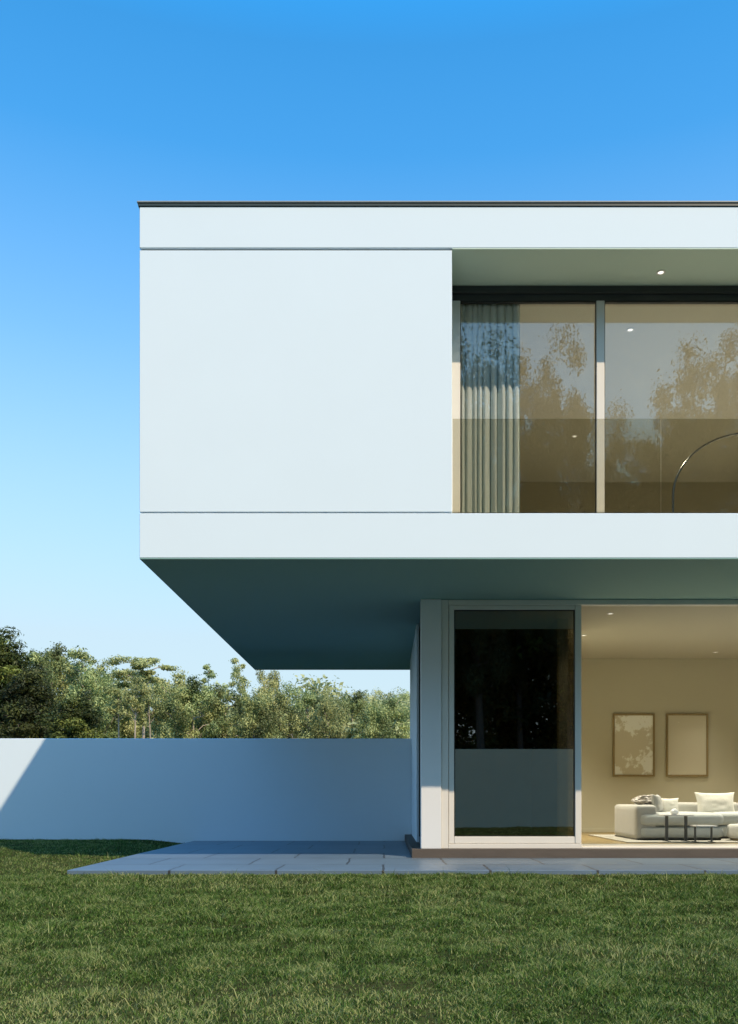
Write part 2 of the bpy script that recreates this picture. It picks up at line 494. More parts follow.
hp('side_wall', MB().box(-2.463, -2.2, 9.302, 16.92, SOF + .0125, CZ + 5.89), M['render'])
hp('rear_wall', MB().box(-2.198, XR, 16.62, 16.918, SOF + .0125, CZ + 5.89), M['render'])
hp('recess_wall', MB().box(0.46, 0.662, 9.302, 9.80, SLAB + .01, CEIL), M['render'])
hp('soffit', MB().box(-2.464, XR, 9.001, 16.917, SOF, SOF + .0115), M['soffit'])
hp('floor_slab', MB().box(-2.198, XR, 9.302, 16.618, SOF + .013, SLAB), M['threshold'])
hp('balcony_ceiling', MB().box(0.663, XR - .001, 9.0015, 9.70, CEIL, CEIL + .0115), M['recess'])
hp('roof', MB().box(-2.198, XR, 9.302, 16.618, CEIL + .11, CZ + 5.888), M['coping'])
hp('upper_ceiling', MB().box(-2.198, XR, 9.702, 16.0, CEIL - .03, CEIL + .105), M['ceiling'])
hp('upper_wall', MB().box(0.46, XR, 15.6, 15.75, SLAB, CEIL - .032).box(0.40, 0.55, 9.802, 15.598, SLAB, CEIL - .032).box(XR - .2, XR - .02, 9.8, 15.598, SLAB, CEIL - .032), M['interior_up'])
hp('upper_end_wall', MB().box(XR - .15, XR, 9.302, 9.79, SLAB + .01, CEIL - .001), M['render'])

# upper windows: frame bars with panes set behind them
YG = 9.67
zt, zb = CZ + 5.32, SLAB
bars = [(0.665, 0.797), (2.26, 2.346), (4.30, 4.39), (6.35, 6.44), (8.40, 8.49), (9.22, 9.34)]
wf = MB()
wf.box(0.665, 9.34, YG, YG + .07, zt, CEIL - .002, 0.003)
wf.box(0.665, 9.34, YG - .03, YG - .002, zt + .07, CEIL - .004, 0.003)
wf.box(0.665, 9.34, YG + .002, YG + .068, zb + .001, zb + .07, 0.003)
head = hp('window_head', wf, M['frame_dark'])  # dark colour stands in for shade on the pale frame's head
for i in range(len(bars) - 1):
    (a0, a1), (b0, b1) = bars[i], bars[i + 1]
    w = MB().box(a0, a1, YG - .012, YG + .06, zb + .072, zt - .002, 0.004)
    if i == len(bars) - 2:
        w.box(b0, b1, YG - .012, YG + .06, zb + .072, zt - .002, 0.004)
    wo = hp('window', w, M['frame_light'])
    hp('pane', MB().box(a1 - .004, b0 + .004, YG + .03, YG + .042, zb + .072, zt - .003), M['pane'], wo)
    hp('seal', MB().box(a1 + .001, a1 + .007, YG - .004, YG + .028, zb + .074, zt - .005)
       .box(b0 - .007, b0 - .001, YG - .004, YG + .028, zb + .074, zt - .005)
       .box(a1 + .008, b0 - .008, YG - .004, YG + .028, zt - .016, zt - .006), M['seal'], wo)

# glass balustrade at the balcony edge
bal = hp('balustrade_channel', MB().box(0.664, XR - .16, 9.035, 9.085, SLAB + .004, SLAB + .02), M['chrome'])
for a, b in ((0.672, 2.762), (2.772, 4.87), (4.88, 6.98), (6.99, 9.1)):
    hp('balustrade_pane', MB().box(a, b, 9.052, 9.068, SLAB + .0205, CZ + 3.795, 0.001), M['rail_glass'], bal)

# ground floor
hp('plinth', MB().box(0.31, XR, 10.79, 16.6, PAT_Z - .02, FLOOR, 0.004), M['plinth'])
hp('column', MB().box(0.42, 0.665, YD, YD + .20, FLOOR + .001, SOF - .001, 0.005), M['column'])
sw = hp('side_window', MB().box(0.45, 0.52, YD + .202, 12.40, FLOOR + .001, FLOOR + .08).box(0.45, 0.52, YD + .202, 12.40, SOF - .10, SOF - .002)
        .box(0.45, 0.52, YD + .202, YD + .27, FLOOR + .082, SOF - .102).box(0.45, 0.52, 12.33, 12.40, FLOOR + .082, SOF - .102), M['frame_dark'])
hp('pane', MB().box(0.480, 0.492, YD + .272, 12.328, FLOOR + .082, SOF - .102), M['pane_dark'], sw)
hp('ground_wall', MB().box(0.42, 0.60, 12.402, 15.75, FLOOR + .001, SOF - .001, 0.003), M['render'])
YB = 15.48
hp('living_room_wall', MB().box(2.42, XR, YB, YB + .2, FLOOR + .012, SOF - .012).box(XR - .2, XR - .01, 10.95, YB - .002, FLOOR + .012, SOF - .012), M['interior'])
hp('skirting_board', MB().box(2.425, XR - .21, YB - .018, YB - .001, FLOOR + .0125, FLOOR + .075, 0.003), M['interior'])
hp('added_partition', MB().box(2.295, 2.415, 11.95, YB + .2, FLOOR + .012, SOF - .012), M['interior'])  # added hidden wall, keeps the space behind the dark door dim
hp('hall_lining', MB().box(2.27, 2.293, 11.95, 14.0, FLOOR + .012, SOF - .012).box(0.62, 2.268, 13.98, 14.1, FLOOR + .012, SOF - .012)
   .box(0.602, 0.618, 12.42, 13.978, FLOOR + .012, SOF - .012), M['brown'])
hp('hall_ceiling', MB().box(0.46, 2.29, 10.95, 14.0, SOF - .0115, SOF - .003), M['brown'])
hp('living_room_ceiling', MB().box(2.295, XR - .01, 10.95, YB + .2, SOF - .0115, SOF - .003), M['ceiling'])
hp('hall_floor', MB().box(0.60, 2.293, 10.95, 14.0, FLOOR + .001, FLOOR + .0115), M['brown'])
hp('living_room_floor', MB().box(2.295, XR - .01, 11.72, YB + .2, FLOOR + .001, FLOOR + .0115), M['oak'])
hp('threshold', MB().box(2.30, XR - .01, 10.95, 11.718, FLOOR + .001, FLOOR + .0117, 0.002), M['threshold'])

# fixed dark-glass leaf and the head of the sliding opening
f = MB()
f.box(0.667, 0.752, YD + .03, YD + .125, FLOOR + .002, SOF - .004, 0.004)
f.box(0.754, 2.362, YD + .03, YD + .125, FLOOR + .002, FLOOR + .062, 0.004)
f.box(0.754, XR - .22, YD + .03, YD + .125, SOF - .064, SOF - .004, 0.004)
door = hp('door_frame', f, M['frame_light'])
s = MB()
s.box(0.757, 0.822, YD + .045, YD + .105, FLOOR + .065, SOF - .067, 0.005)
s.box(2.282, 2.358, YD + .038, YD + .110, FLOOR + .065, SOF - .067, 0.005)
s.box(0.824, 2.280, YD + .045, YD + .105, FLOOR + .065, FLOOR + .148, 0.005)
s.box(0.824, 2.280, YD + .045, YD + .105, SOF - .120, SOF - .067, 0.005)
leaf = hp('sliding_door', s, M['frame_light'])
hp('pane', MB().box(0.815, 2.289, YD + .07, YD + .082, FLOOR + .14, SOF - .11), M['pane_dark'], leaf)
hp('seal', MB().box(0.823, 0.834, YD + .052, YD + .069, FLOOR + .15, SOF - .122).box(2.270, 2.279, YD + .052, YD + .069, FLOOR + .15, SOF - .122)
   .box(0.836, 2.268, YD + .052, YD + .069, SOF - .132, SOF - .122).box(0.836, 2.268, YD + .052, YD + .069, FLOOR + .15, FLOOR + .158), M['seal'], leaf)
hp('floor_track', MB().box(2.364, XR - .22, YD + .03, YD + .125, FLOOR + .002, FLOOR + .022, 0.003), M['frame_light'])

# ------------------------------------------------------------------ boundary walls
wall_mat = M['render']
tag(MB().box(-16.0, 0.418, 14.94, 15.14, -0.08, 1.735, 0.006).build('garden_wall', wall_mat),
    'smooth white garden wall running up to the house, mostly in blue shade', 'wall')
tag(MB().box(-40.0, 44.0, -16.3, -16.0, -1.0, 2.75, 0.006).build('boundary_wall', surf('grey_render', (0.90, 0.68, 0.43), 0.8, 0.04, 1.0)),
    'tall plain boundary wall across the lawn mirrored low in the dark door', 'wall')

# ------------------------------------------------------------------ downlights
def spot(parent, energy, size=100, color=(1.0, 0.955, 0.80), drop=0.05):
    l = bpy.data.lights.new('downlight_beam', 'SPOT')
    l.energy = energy; l.spot_size = R(size); l.spot_blend = 1.0; l.shadow_soft_size = 0.05; l.color = color
    o = bpy.data.objects.new('downlight_beam', l); COL.objects.link(o)
    o.parent = parent; o.location = (0, 0, -drop)


dl0 = [None]
def downlight(x, y, z, label, energy, group, size=100, color=(1.0, 0.955, 0.80)):
    t = empty('ceiling_light', (x, y, z), label, 'ceiling light', group)
    if dl0[0] is None:
        tr = MB().lathe(0, 0, [(.030, .0), (.031, -.006), (.041, -.007), (.047, -.003), (.047, .0)]).build('trim', M['frame_light'], t, True)
        ln = MB().lathe(0, 0, [(.0, -.002), (.029, -.002), (.029, .0), (.0, .0)]).build('lens', M['lens'], t)
        dl0[0] = (tr, ln)
    else:
        for c in dl0[0]:
            d = c.copy(); COL.objects.link(d); d.parent = t
    if energy:
        spot(t, energy, size, color)
    return t


def at(px, py, k):
    return (px - 386) * k / 100, 9 * k, CZ + (796 - py) * k / 100


BC = 'downlights in the balcony ceiling'
downlight(2.87, 9.40, CEIL - .001, 'small lit downlight in the balcony ceiling above the wide pane', 4, BC)
downlight(5.4, 9.40, CEIL - .001, 'lit balcony downlight further along the ceiling outside the frame', 4, BC)
UC = 'downlights in the upstairs room'
UZ = CEIL - .031
for x in (2.85, 5.35, 7.85):
    downlight(x, 10.50, UZ, 'lit downlight upstairs seen through the top of the wide pane' if x < 3 else 'upstairs ceiling downlight beyond the picture edge', 215, UC, 125)
    downlight(x, 13.60, UZ, 'lit downlight deep upstairs just above the low balustrade reflection' if x < 3 else 'upstairs ceiling downlight beyond the picture edge', 215, UC, 125)
LC = 'downlights in the living room'
LZ = SOF - .012
HID = 'living room ceiling downlight out of sight beyond the doorway'
LL = {(0, 0): 'living room downlight nearest the top of the open doorway', (0, 1): 'living room downlight beside the door mullion, half hidden',
      (1, 2): 'living room downlight close to the back wall above the frames'}
CONE = (118, 110, 72)
for i, x in enumerate((2.90, 5.40, 7.90)):
    for j, (y, e_) in enumerate(((11.63, 36), (13.2, 310), (14.75, 45))):
        downlight(x, y, LZ, LL.get((i, j), HID), e_, LC, CONE[j])

# ------------------------------------------------------------------ curtain
def curtain():
    t = empty('curtain', (1.13, 9.84, SLAB), 'grey pleated floor length curtain drawn to one side upstairs', 'curtain')
    rng = random.Random(4)
    nx, nz = 200, 24
    xs = np.linspace(-0.33, 0.345, nx)
    H = CZ + 5.40 - SLAB
    zs = np.linspace(0.012, H, nz)
    X, Z = np.meshgrid(xs, zs)
    ph = np.cumsum(0.22 + 1.5 * vnoise(np.arange(nx) * 0.06, np.zeros(nx), 9, 2)) * 0.25
    ph = ph / ph[-1] * 2 * math.pi * 9.4
    bot = 1 - Z / H
    P = ph[None, :] + 0.45 * np.sin(Z * 1.4 + X * 6) * bot
    amp = (0.020 + 0.020 * vnoise(X * 9 + 3, Z * .25, 19, 2)) * (1 + .35 * bot)
    Y = amp * np.sin(P) + 0.010 * np.sin(2.3 * P + 1) * bot
    X = X + 0.012 * np.cos(P) + 0.012 * bot * np.sin(X * 9)
    th = 0.003
    V = np.concatenate((np.stack((X, Y, Z), 2).reshape(-1, 3), np.stack((X, Y + th, Z), 2).reshape(-1, 3)))
    I = (np.arange(nz - 1)[:, None] * nx + np.arange(nx - 1)[None, :]).ravel()
    q = np.stack((I, I + 1, I + nx + 1, I + nx), 1)
    Q = np.concatenate((q, q[:, ::-1] + nx * nz))
    link('cloth', np_mesh('cloth', V, Q, np.full(len(Q), 4), smooth=True), M['curtain'], t)
    MB().tube([(-.35, .0, H + .012), (1.2, .0, H + .012)], .011).build('rail', M['black_metal'], t)


curtain()

# ------------------------------------------------------------------ arc lamp upstairs
def arc_lamp():
    k = 1.2
    x0, y0, _ = at(673, 513, k)
    t = empty('arc_lamp', (x0, y0, SLAB), 'tall arched steel floor lamp behind the upstairs glass', 'lamp')
    ztop = CZ + (796 - 433) * k / 100 - SLAB
    w = 0.93
    pts = [(0, 0, .03), (0, 0, .25), (0.0, 0, ztop - w * .82)]
    for i in range(1, 25):
        a = math.pi - i / 24 * R(128)
        pts.append((w + w * math.cos(a), 0, ztop - w * .82 + w * .82 * math.sin(a)))
    MB().tube(pts, 0.014, 10).build('stem', M['chrome'], t, True)
    MB().lathe(0, 0, [(.0, .0), (.17, .0), (.17, .035), (.165, .04), (.0, .04)]).build('base', M['black_metal'], t, True)
    e = pts[-1]
    MB().lathe(e[0], e[1], [(.0, e[2] + .06), (.05, e[2] + .05), (.14, e[2] - .03), (.18, e[2] - .14), (.172, e[2] - .14), (.13, e[2] - .03), (.0, e[2] + .04)]).build('lamp_shade', M['chrome'], t, True)


arc_lamp()

# ------------------------------------------------------------------ living room furniture
FZ = FLOOR + .0115


def pillow_mesh(w, h, d, seed, nseg=22):
    """A stuffed cushion standing in the XZ plane, with pulled-out corners and a few creases."""
    u = np.linspace(-1, 1, nseg)
    U, V = np.meshgrid(u, u)
    prof = np.clip((1 - U ** 4) * (1 - V ** 4), 0, 1) ** 0.55
    pinch = 1 - 0.10 * (1 - np.abs(U) ** 2.2) * np.abs(V) ** 3
    pinch2 = 1 - 0.10 * (1 - np.abs(V) ** 2.2) * np.abs(U) ** 3
    nz_ = (vnoise(U * 2 + 5, V * 2 + 5, seed, 3, 1.3) - 0.5)
    X, Z = U * w / 2 * pinch2, V * h / 2 * pinch
    Yf = -(prof * d / 2) * (1 + 0.30 * nz_) - 0.003
    Yb = (prof * d / 2) * (1 + 0.30 * nz_) + 0.003
    A = np.concatenate((np.stack((X, Yf, Z), 2).reshape(-1, 3), np.stack((X, Yb, Z), 2).reshape(-1, 3)))
    I = (np.arange(nseg - 1)[:, None] * nseg + np.arange(nseg - 1)[None, :]).ravel()
    q = np.stack((I, I + 1, I + nseg + 1, I + nseg), 1)
    off = nseg * nseg
    Q = [q, q[:, ::-1] + off]
    b = np.concatenate((np.arange(nseg), np.arange(1, nseg) * nseg + nseg - 1, (nseg * nseg - 2) - np.arange(nseg - 1), (np.arange(nseg - 2, -1, -1)) * nseg))
    b = b[:-1] if b[0] == b[-1] else b
    nb = np.roll(b, -1)
    Q.append(np.stack((nb, b, b + off, nb + off), 1))
    Q = np.concatenate(Q)
    return np_mesh('pillow', A, Q, np.full(len(Q), 4), smooth=True)


def soft_box(name, x0, x1, y0, y1, z0, z1, r, mat, parent, puff=0.0, seed=1):
    mb = MB(); mb.box(x0, x1, y0, y1, z0, z1)
    bmesh.ops.subdivide_edges(mb.bm, edges=list(mb.bm.edges), cuts=12, use_grid_fill=True)
    c = Vector(((x0 + x1) / 2, (y0 + y1) / 2, (z0 + z1) / 2)); hs_ = Vector(((x1 - x0) / 2, (y1 - y0) / 2, (z1 - z0) / 2))
    for v in mb.bm.verts:
        d = v.co - c
        inner = Vector([max(-hs_[i] + r, min(hs_[i] - r, d[i])) for i in range(3)])
        e = d - inner
        if e.length > 1e-6:
            # push onto the rounded box
            e = e.normalized() * r
        p = inner + e
        n_ = Vector((p[i] / hs_[i] for i in range(3)))
        bulge = puff * (1 - min(1, abs(n_.x)) ** 4) * (1 - min(1, abs(n_.y)) ** 4)
        p.z += bulge * (1 if p.z > 0 else -0.2)
        bulge = puff * .6 * (1 - min(1, abs(n_.x)) ** 4) * (1 - min(1, abs(n_.z)) ** 4)
        p.y += bulge * (1 if p.y > 0 else -1)
        v.co = c + p
    bmesh.ops.recalc_face_normals(mb.bm, faces=mb.bm.faces)
    return mb.build(name, mat, parent, True)


SX, SY = 3.47, 12.47
sofa = empty('corner_sofa', (SX, SY, FZ), 'pale grey low corner sofa with a stacked cushion chaise', 'sofa')
def sb(name, x0, x1, y0, y1, z0, z1, r, mat, puff=0.0, seed=1):
    return soft_box(name, x0, x1, y0, y1, z0, z1, r, mat, sofa, puff, seed)
MB().box(.03, 1.19, .05, 1.30, .006, .03).box(1.20, 4.0, .50, 1.28, .006, .03).build('base', M['black_metal'], sofa)
sb('armrest', .0, .30, .03, 1.25, .025, .50, .045, M['fabric_warm'])
sb('lower_cushion', .05, 1.235, .0, 1.2, .03, .205, .075, M['fabric'], .010)
ct = sb('chaise_cushion', .05, 1.235, -.01, 1.2, .207, .385, .075, M['fabric'], .012)
sb('seat_base', 1.24, 4.0, .46, 1.2, .03, .205, .05, M['fabric'], .008)
sb('seat_cushion', 1.24, 2.60, .44, 1.1, .207, .385, .06, M['fabric'], .012)
sb('seat_cushion', 2.61, 4.0, .44, 1.1, .207, .385, .06, M['fabric'], .012)
sb('backrest', .31, 1.9, 1.02, 1.28, .20, .53, .05, M['fabric_warm'])
sb('backrest', 1.91, 4.0, 1.02, 1.28, .20, .53, .05, M['fabric_warm'])


def pillow(name, px, py, k, w, h, d, tilt, yaw, mat, label, seed, roll=0.0):
    x, y, z = at(px, py, k)
    me = pillow_mesh(w, h, d, seed)
    o = link(name, me, mat, None, (x, y, z))
    o.rotation_euler = (R(tilt), R(roll), R(yaw))
    return tag(o, label, 'pillow', 'cushions on the sofa')


pillow('throw_pillow', 715.5, 804.5, 1.475, .60, .375, .16, -14, 2, M['linen'], 'widest cream pillow leaning against the sofa back', 3)
pillow('throw_pillow', 669, 806.5, 1.46, .29, .26, .11, -14, -3, M['linen'], 'small square cream cushion upright behind the white vase', 5)
pillow('throw_pillow', 657, 804, 1.43, .30, .28, .12, -12, 62, M['fabric_warm'], 'cushion turned edge on against the sofa armrest', 7)


def throw_bundle():
    """Crumpled wool throw lying on the armrest."""
    x, y, z = at(645, 806.2, 1.46)
    bm = bmesh.new()
    bmesh.ops.create_icosphere(bm, subdivisions=5, radius=1.0)
    from mathutils import noise as nz
    for v in bm.verts:
        p = v.co.copy()
        f_ = nz.fractal(p * 1.7 + Vector((3, 1, 7)), 1.0, 2.0, 4)
        rid = abs(nz.noise(p * 3.1)) * 0.35
        s_ = 1 + 0.30 * f_ + rid - 0.1
        q = Vector((p.x * 0.19, p.y * 0.24, p.z * 0.075)) * s_
        q.z = max(q.z, -0.055)
        v.co = q
    me = bpy.data.meshes.new('throw_blanket'); bm.to_mesh(me); bm.free()
    me.polygons.foreach_set('use_smooth', [True] * len(me.polygons))
    tag(link('throw_blanket', me, M['throw'], None, (x, 13.05, FZ + .50 + .057)),
        'crumpled grey wool throw bundled on the sofa armrest', 'blanket')


throw_bundle()

# rug
tag(MB().box(3.22, 7.2, 12.0, 14.3, FZ + .001, FZ + .013, 0.004).build('rug', M['rug']),
    'flat cream rug under the corner sofa', 'rug')


def side_table(label, xa, xb, y, top, leg, depth, legs_in):
    t = empty('side_table', ((xa + xb) / 2, y, FZ + .013), label, 'side table', 'slim metal legged side tables before the sofa')
    w = (xb - xa) / 2; h = top - (FZ + .013)
    MB().box(-w, w, -depth / 2, depth / 2, h - .018, h, 0.005, 2).build('table_top', M['table_top'], t)
    for sx in (-1, 1):
        cx = sx * (w - legs_in)
        MB().box(cx - leg / 2, cx + leg / 2, -.012, .012, .009, h - .0185, 0.002).build('leg', M['grey_metal'], t)
        MB().box(cx - leg / 2, cx + leg / 2, -depth / 2, depth / 2, .0005, .0085, 0.002).build('foot', M['grey_metal'], t)


k = 1.355
side_table('taller slim table with a white vase before the chaise', (661 - 386) * k / 100, (690.5 - 386) * k / 100, 9 * k - .02, CZ - .185 * k, .040, .26, .07)
k = 1.34
side_table('lower slim black legged table beside the round pouf', (690.5 - 386) * k / 100, (712 - 386) * k / 100, 9 * k - .08, CZ - .29 * k, .022, .24, .035)

x, y, z = at(674, 815, 1.355)
tag(MB().lathe(0, 0, [(.0, .0), (.035, .0), (.055, .018), (.058, .04), (.045, .062), (.022, .074), (.02, .082), (.014, .082), (.012, .07), (.0, .06)])
    .build('vase', M['ceramic'], None, True, (x, 9 * 1.355 - .02, CZ - .185 * 1.355 + .001)), 'small round white vase on the taller side table', 'vase')

pf = empty('pouf', (4.96, 12.44, FZ + .013), 'round cream pouf standing at the end of the chaise', 'pouf')
MB().lathe(0, 0, [(.0, .03), (.20, .03), (.225, .045), (.235, .10), (.235, .16), (.225, .205), (.20, .222), (.10, .228), (.0, .229)]).build('cushion', M['linen'], pf, True)
MB().lathe(0, 0, [(.0, .0), (.19, .0), (.19, .028), (.0, .028)]).build('base', M['walnut'], pf)


def picture(px0, px1, label, mat):
    k = 1.716
    xa, xb = (px0 - 386) * k / 100, (px1 - 386) * k / 100
    za, zb_ = CZ + (796 - 776.5) * k / 100, CZ + (796 - 713.5) * k / 100
    t = empty('framed_picture', ((xa + xb) / 2, YB - .002, za), label, 'picture', 'framed pictures on the living room wall')
    w, h, fw = (xb - xa) / 2, zb_ - za, .032
    m = MB()
    m.box(-w, -w + fw, -.035, 0, 0, h, 0.003).box(w - fw, w, -.035, 0, 0, h, 0.003)
    m.box(-w + fw + .0005, w - fw - .0005, -.035, 0, 0, fw, 0.003).box(-w + fw + .0005, w - fw - .0005, -.035, 0, h - fw, h, 0.003)
    m.build('frame', M['walnut'], t)
    MB().box(-w + fw + .001, w - fw - .001, -.018, -.002, fw + .001, h - fw - .001).build('print', mat, t)


picture(613, 655, 'thin gilt framed cream print with a pale cloudy blot', picture_paper('cloudy_print', 2.3, 0.52))
picture(666.5, 708.5, 'thin gilt framed cream print that is almost blank', picture_paper('plain_print', 7.1, 0.66))

# ------------------------------------------------------------------ trees
def leaf_cloud(rng, clumps, n_per, size, droop=0.0, aspect=2.2):
    """Leaf faces spread through clumps; clumps = (centre, radii, tone). Returns verts, tones (4 verts a leaf)."""
    C, Rr, T, cnt = [], [], [], []
    for c, r, t, w in clumps:
        C.append(c); Rr.append(r); T.append(t); cnt.append(max(4, int(n_per * w)))
    idx = np.repeat(np.arange(len(C)), cnt)
    C, Rr, T = np.array(C)[idx], np.array(Rr)[idx], np.array(T)[idx]
    n_ = len(idx)
    d = rng.normal(size=(n_, 3)); d /= np.linalg.norm(d, axis=1)[:, None]
    rad = rng.random(n_) ** 0.45
    rad *= 1 + 0.25 * rng.normal(size=n_) * (rng.random(n_) < .3)
    p = C + d * rad[:, None] * Rr
    nrm = d * 0.7 + rng.normal(size=(n_, 3)) * 0.5 + np.array([0.1, -.15, .35])
    nrm /= np.linalg.norm(nrm, axis=1)[:, None]
    ref = rng.normal(size=(n_, 3)) + np.array([0, 0, -droop])
    u = np.cross(nrm, ref); u /= np.linalg.norm(u, axis=1)[:, None] + 1e-9
    v = np.cross(nrm, u)
    s = size * (0.5 + 1.1 * rng.random(n_) ** 1.6)
    a, b = (u * (s / aspect)[:, None]), (v * s[:, None])
    fold = nrm * (s * 0.12)[:, None]
    V = np.stack((p - b * .5, p + a * .5 + fold, p + b * .5, p - a * .5 + fold), 1)
    tone = np.clip(T + rng.normal(size=n_) * 0.13, 0, 1)
    return V.reshape(-1, 3), np.repeat(tone, 4)


def crown_mesh(name, rng, clumps, n_per, size, droop=0.0, aspect=2.2):
    V, t = leaf_cloud(rng, clumps, n_per, size, droop, aspect)
    n_ = len(V) // 4
    return np_mesh(name, V, np.arange(n_ * 4), np.full(n_, 4), {'tone': t})


def limb(mb, rng, a, b, r0, r1, wob=0.08, seg=5):
    a, b = np.array(a, float), np.array(b, float)
    L_ = np.linalg.norm(b - a)
    pts = [a]
    for i in range(1, seg + 1):
        f_ = i / seg
        p = a + (b - a) * f_ + (rng.normal(size=3) * wob * L_ * (1 if i < seg else 0) * math.sin(f_ * math.pi))
        p[2] += 0.10 * L_ * math.sin(f_ * math.pi)
        pts.append(p)
    mb.tube([tuple(p) for p in pts], [r0 + (r1 - r0) * i / seg for i in range(seg + 1)], 6)
    return pts


def make_tree(kind, seed, H):
    """Trunk mesh and crown mesh of one tree standing at the origin, about H metres tall."""
    rng = np.random.default_rng(seed)
    mb = MB(); clumps = []
    lean = rng.normal(size=2) * (0.01 if kind == 'umbrella' else 0.04) * H
    def trunk_at(f_):
        return np.array([lean[0] * f_ + .12 * math.sin(f_ * 5 + seed), lean[1] * f_ + .12 * math.cos(f_ * 4 + seed), H * f_])
    if kind == 'stemmed':
        r0 = .011 * H
        mb.tube([tuple(trunk_at(f_)) for f_ in np.linspace(0, .93, 9)], [r0 * (1 - .6 * f_) for f_ in np.linspace(0, 1, 9)], 7)
        for i in range(10):
            f_ = .70 + .22 * (i / 9)
            ang = i * 2.4 + rng.random()
            reach = H * .10 * (.6 + .6 * rng.random())
            a = trunk_at(f_); b = a + np.array([math.cos(ang) * reach, math.sin(ang) * reach, H * (.05 + .06 * rng.random())])
            pts = limb(mb, rng, a, b, r0 * .4, r0 * .1)
            for j in range(3):
                c = pts[3 + (j % 3)] + rng.normal(size=3) * .022 * H
                r_ = H * rng.uniform(.030, .055)
                clumps.append((c, (r_, r_, r_ * .8), rng.uniform(.3, .8), 1))
        cm = crown_mesh('crown', rng, clumps, 120, .018 * H, .6)
        bark = M['bark']; lm = M['leaf_gum']
    elif kind == 'gum':
        top = .84
        r0 = .016 * H
        mb.tube([tuple(trunk_at(f_)) for f_ in np.linspace(0, top, 9)], [r0 * (1 - .75 * f_) for f_ in np.linspace(0, 1, 9)], 8)
        for i in range(15):
            f_ = .34 + .50 * (i / 14) + rng.random() * .03
            ang = i * 2.4 + rng.random()
            reach = H * (.22 * (1 - ((f_ - .5) / .75) ** 2)) * (.65 + .6 * rng.random())
            a = trunk_at(f_); b = a + np.array([math.cos(ang) * reach, math.sin(ang) * reach, H * (.06 + .09 * rng.random())])
            pts = limb(mb, rng, a, b, r0 * .34, r0 * .08)
            base_t = rng.uniform(.05, .95)
            for j in range(3):
                c = pts[3 + (j % 3)] + rng.normal(size=3) * .035 * H
                r_ = H * rng.uniform(.045, .085)
                clumps.append((c, (r_, r_, r_ * .9), base_t + rng.normal() * .1, (r_ / (.065 * H)) ** 2))
        for j in range(5):
            c = trunk_at(top) + rng.normal(size=3) * np.array([.06, .06, .035]) * H + np.array([0, 0, .06 * H])
            r_ = H * rng.uniform(.045, .075)
            clumps.append((c, (r_, r_, r_ * .7), rng.uniform(.4, .8), 1))
        cm = crown_mesh('crown', rng, clumps, 260, .019 * H, .6)
        bark = M['bark']; lm = M['leaf_gum']
    elif kind == 'round_gum':
        top = .74
        r0 = .020 * H
        mb.tube([tuple(trunk_at(f_)) for f_ in np.linspace(0, top, 8)], [r0 * (1 - .7 * f_) for f_ in np.linspace(0, 1, 8)], 8)
        for i in range(22):
            f_ = .22 + .50 * (i / 21)
            ang = i * 2.4 + rng.random()
            reach = H * .27 * (1 - .45 * abs(f_ - .42) / .4) * (.6 + .5 * rng.random())
            a = trunk_at(f_); b = a + np.array([math.cos(ang) * reach, math.sin(ang) * reach, H * (.05 + .15 * rng.random())])
            pts = limb(mb, rng, a, b, r0 * .3, r0 * .08)
            base_t = rng.uniform(.0, .95)
            for j in range(3):
                c = pts[3 + (j % 3)] + rng.normal(size=3) * .04 * H
                r_ = H * rng.uniform(.05, .10)
                clumps.append((c, (r_, r_, r_ * .95), base_t + rng.normal() * .1, (r_ / (.075 * H)) ** 2))
        for j in range(7):
            c = trunk_at(top) + rng.normal(size=3) * np.array([.08, .08, .05]) * H + np.array([0, 0, .13 * H])
            r_ = H * rng.uniform(.05, .085)
            clumps.append((c, (r_, r_, r_ * .95), rng.uniform(.4, .8), 1))
        cm = crown_mesh('crown', rng, clumps, 260, .020 * H, .5)
        bark = M['bark']; lm = M['leaf_gum']
    elif kind == 'garden':
        top = .78
        r0 = .017 * H
        mb.tube([tuple(trunk_at(f_)) for f_ in np.linspace(0, top, 9)], [r0 * (1 - .75 * f_) for f_ in np.linspace(0, 1, 9)], 8)
        for i in range(24):
            f_ = .30 + .48 * (i / 23)
            ang = i * 2.4 + rng.random()
            reach = H * .24 * (1 - .55 * abs(f_ - .5) / .3) * (.6 + .6 * rng.random())
            a = trunk_at(f_); b = a + np.array([math.cos(ang) * reach, math.sin(ang) * reach, H * (.05 + .14 * rng.random())])
            pts = limb(mb, rng, a, b, r0 * .3, r0 * .05)
            for j in range(7):
                c = pts[1 + j % 5] + rng.normal(size=3) * .040 * H
                r_ = H * rng.uniform(.020, .046)
                clumps.append((c, (r_, r_, r_ * .9), rng.uniform(.2, .8), (r_ / (.036 * H)) ** 2))
        for j in range(7):
            c = trunk_at(top) + rng.normal(size=3) * np.array([.07, .07, .045]) * H + np.array([0, 0, .11 * H])
            r_ = H * rng.uniform(.04, .07)
            clumps.append((c, (r_, r_, r_ * .9), rng.uniform(.4, .8), 1))
        cm = crown_mesh('crown', rng, clumps, 430, .0085 * H, .4)
        bark = M['bark_dark']; lm = M['leaf_mirror']
    elif kind == 'umbrella':
        r0 = .012 * H
        mb.tube([tuple(trunk_at(f_)) for f_ in np.linspace(0, .93, 10)], [r0 * (1 - .6 * f_) for f_ in np.linspace(0, 1, 10)], 8)
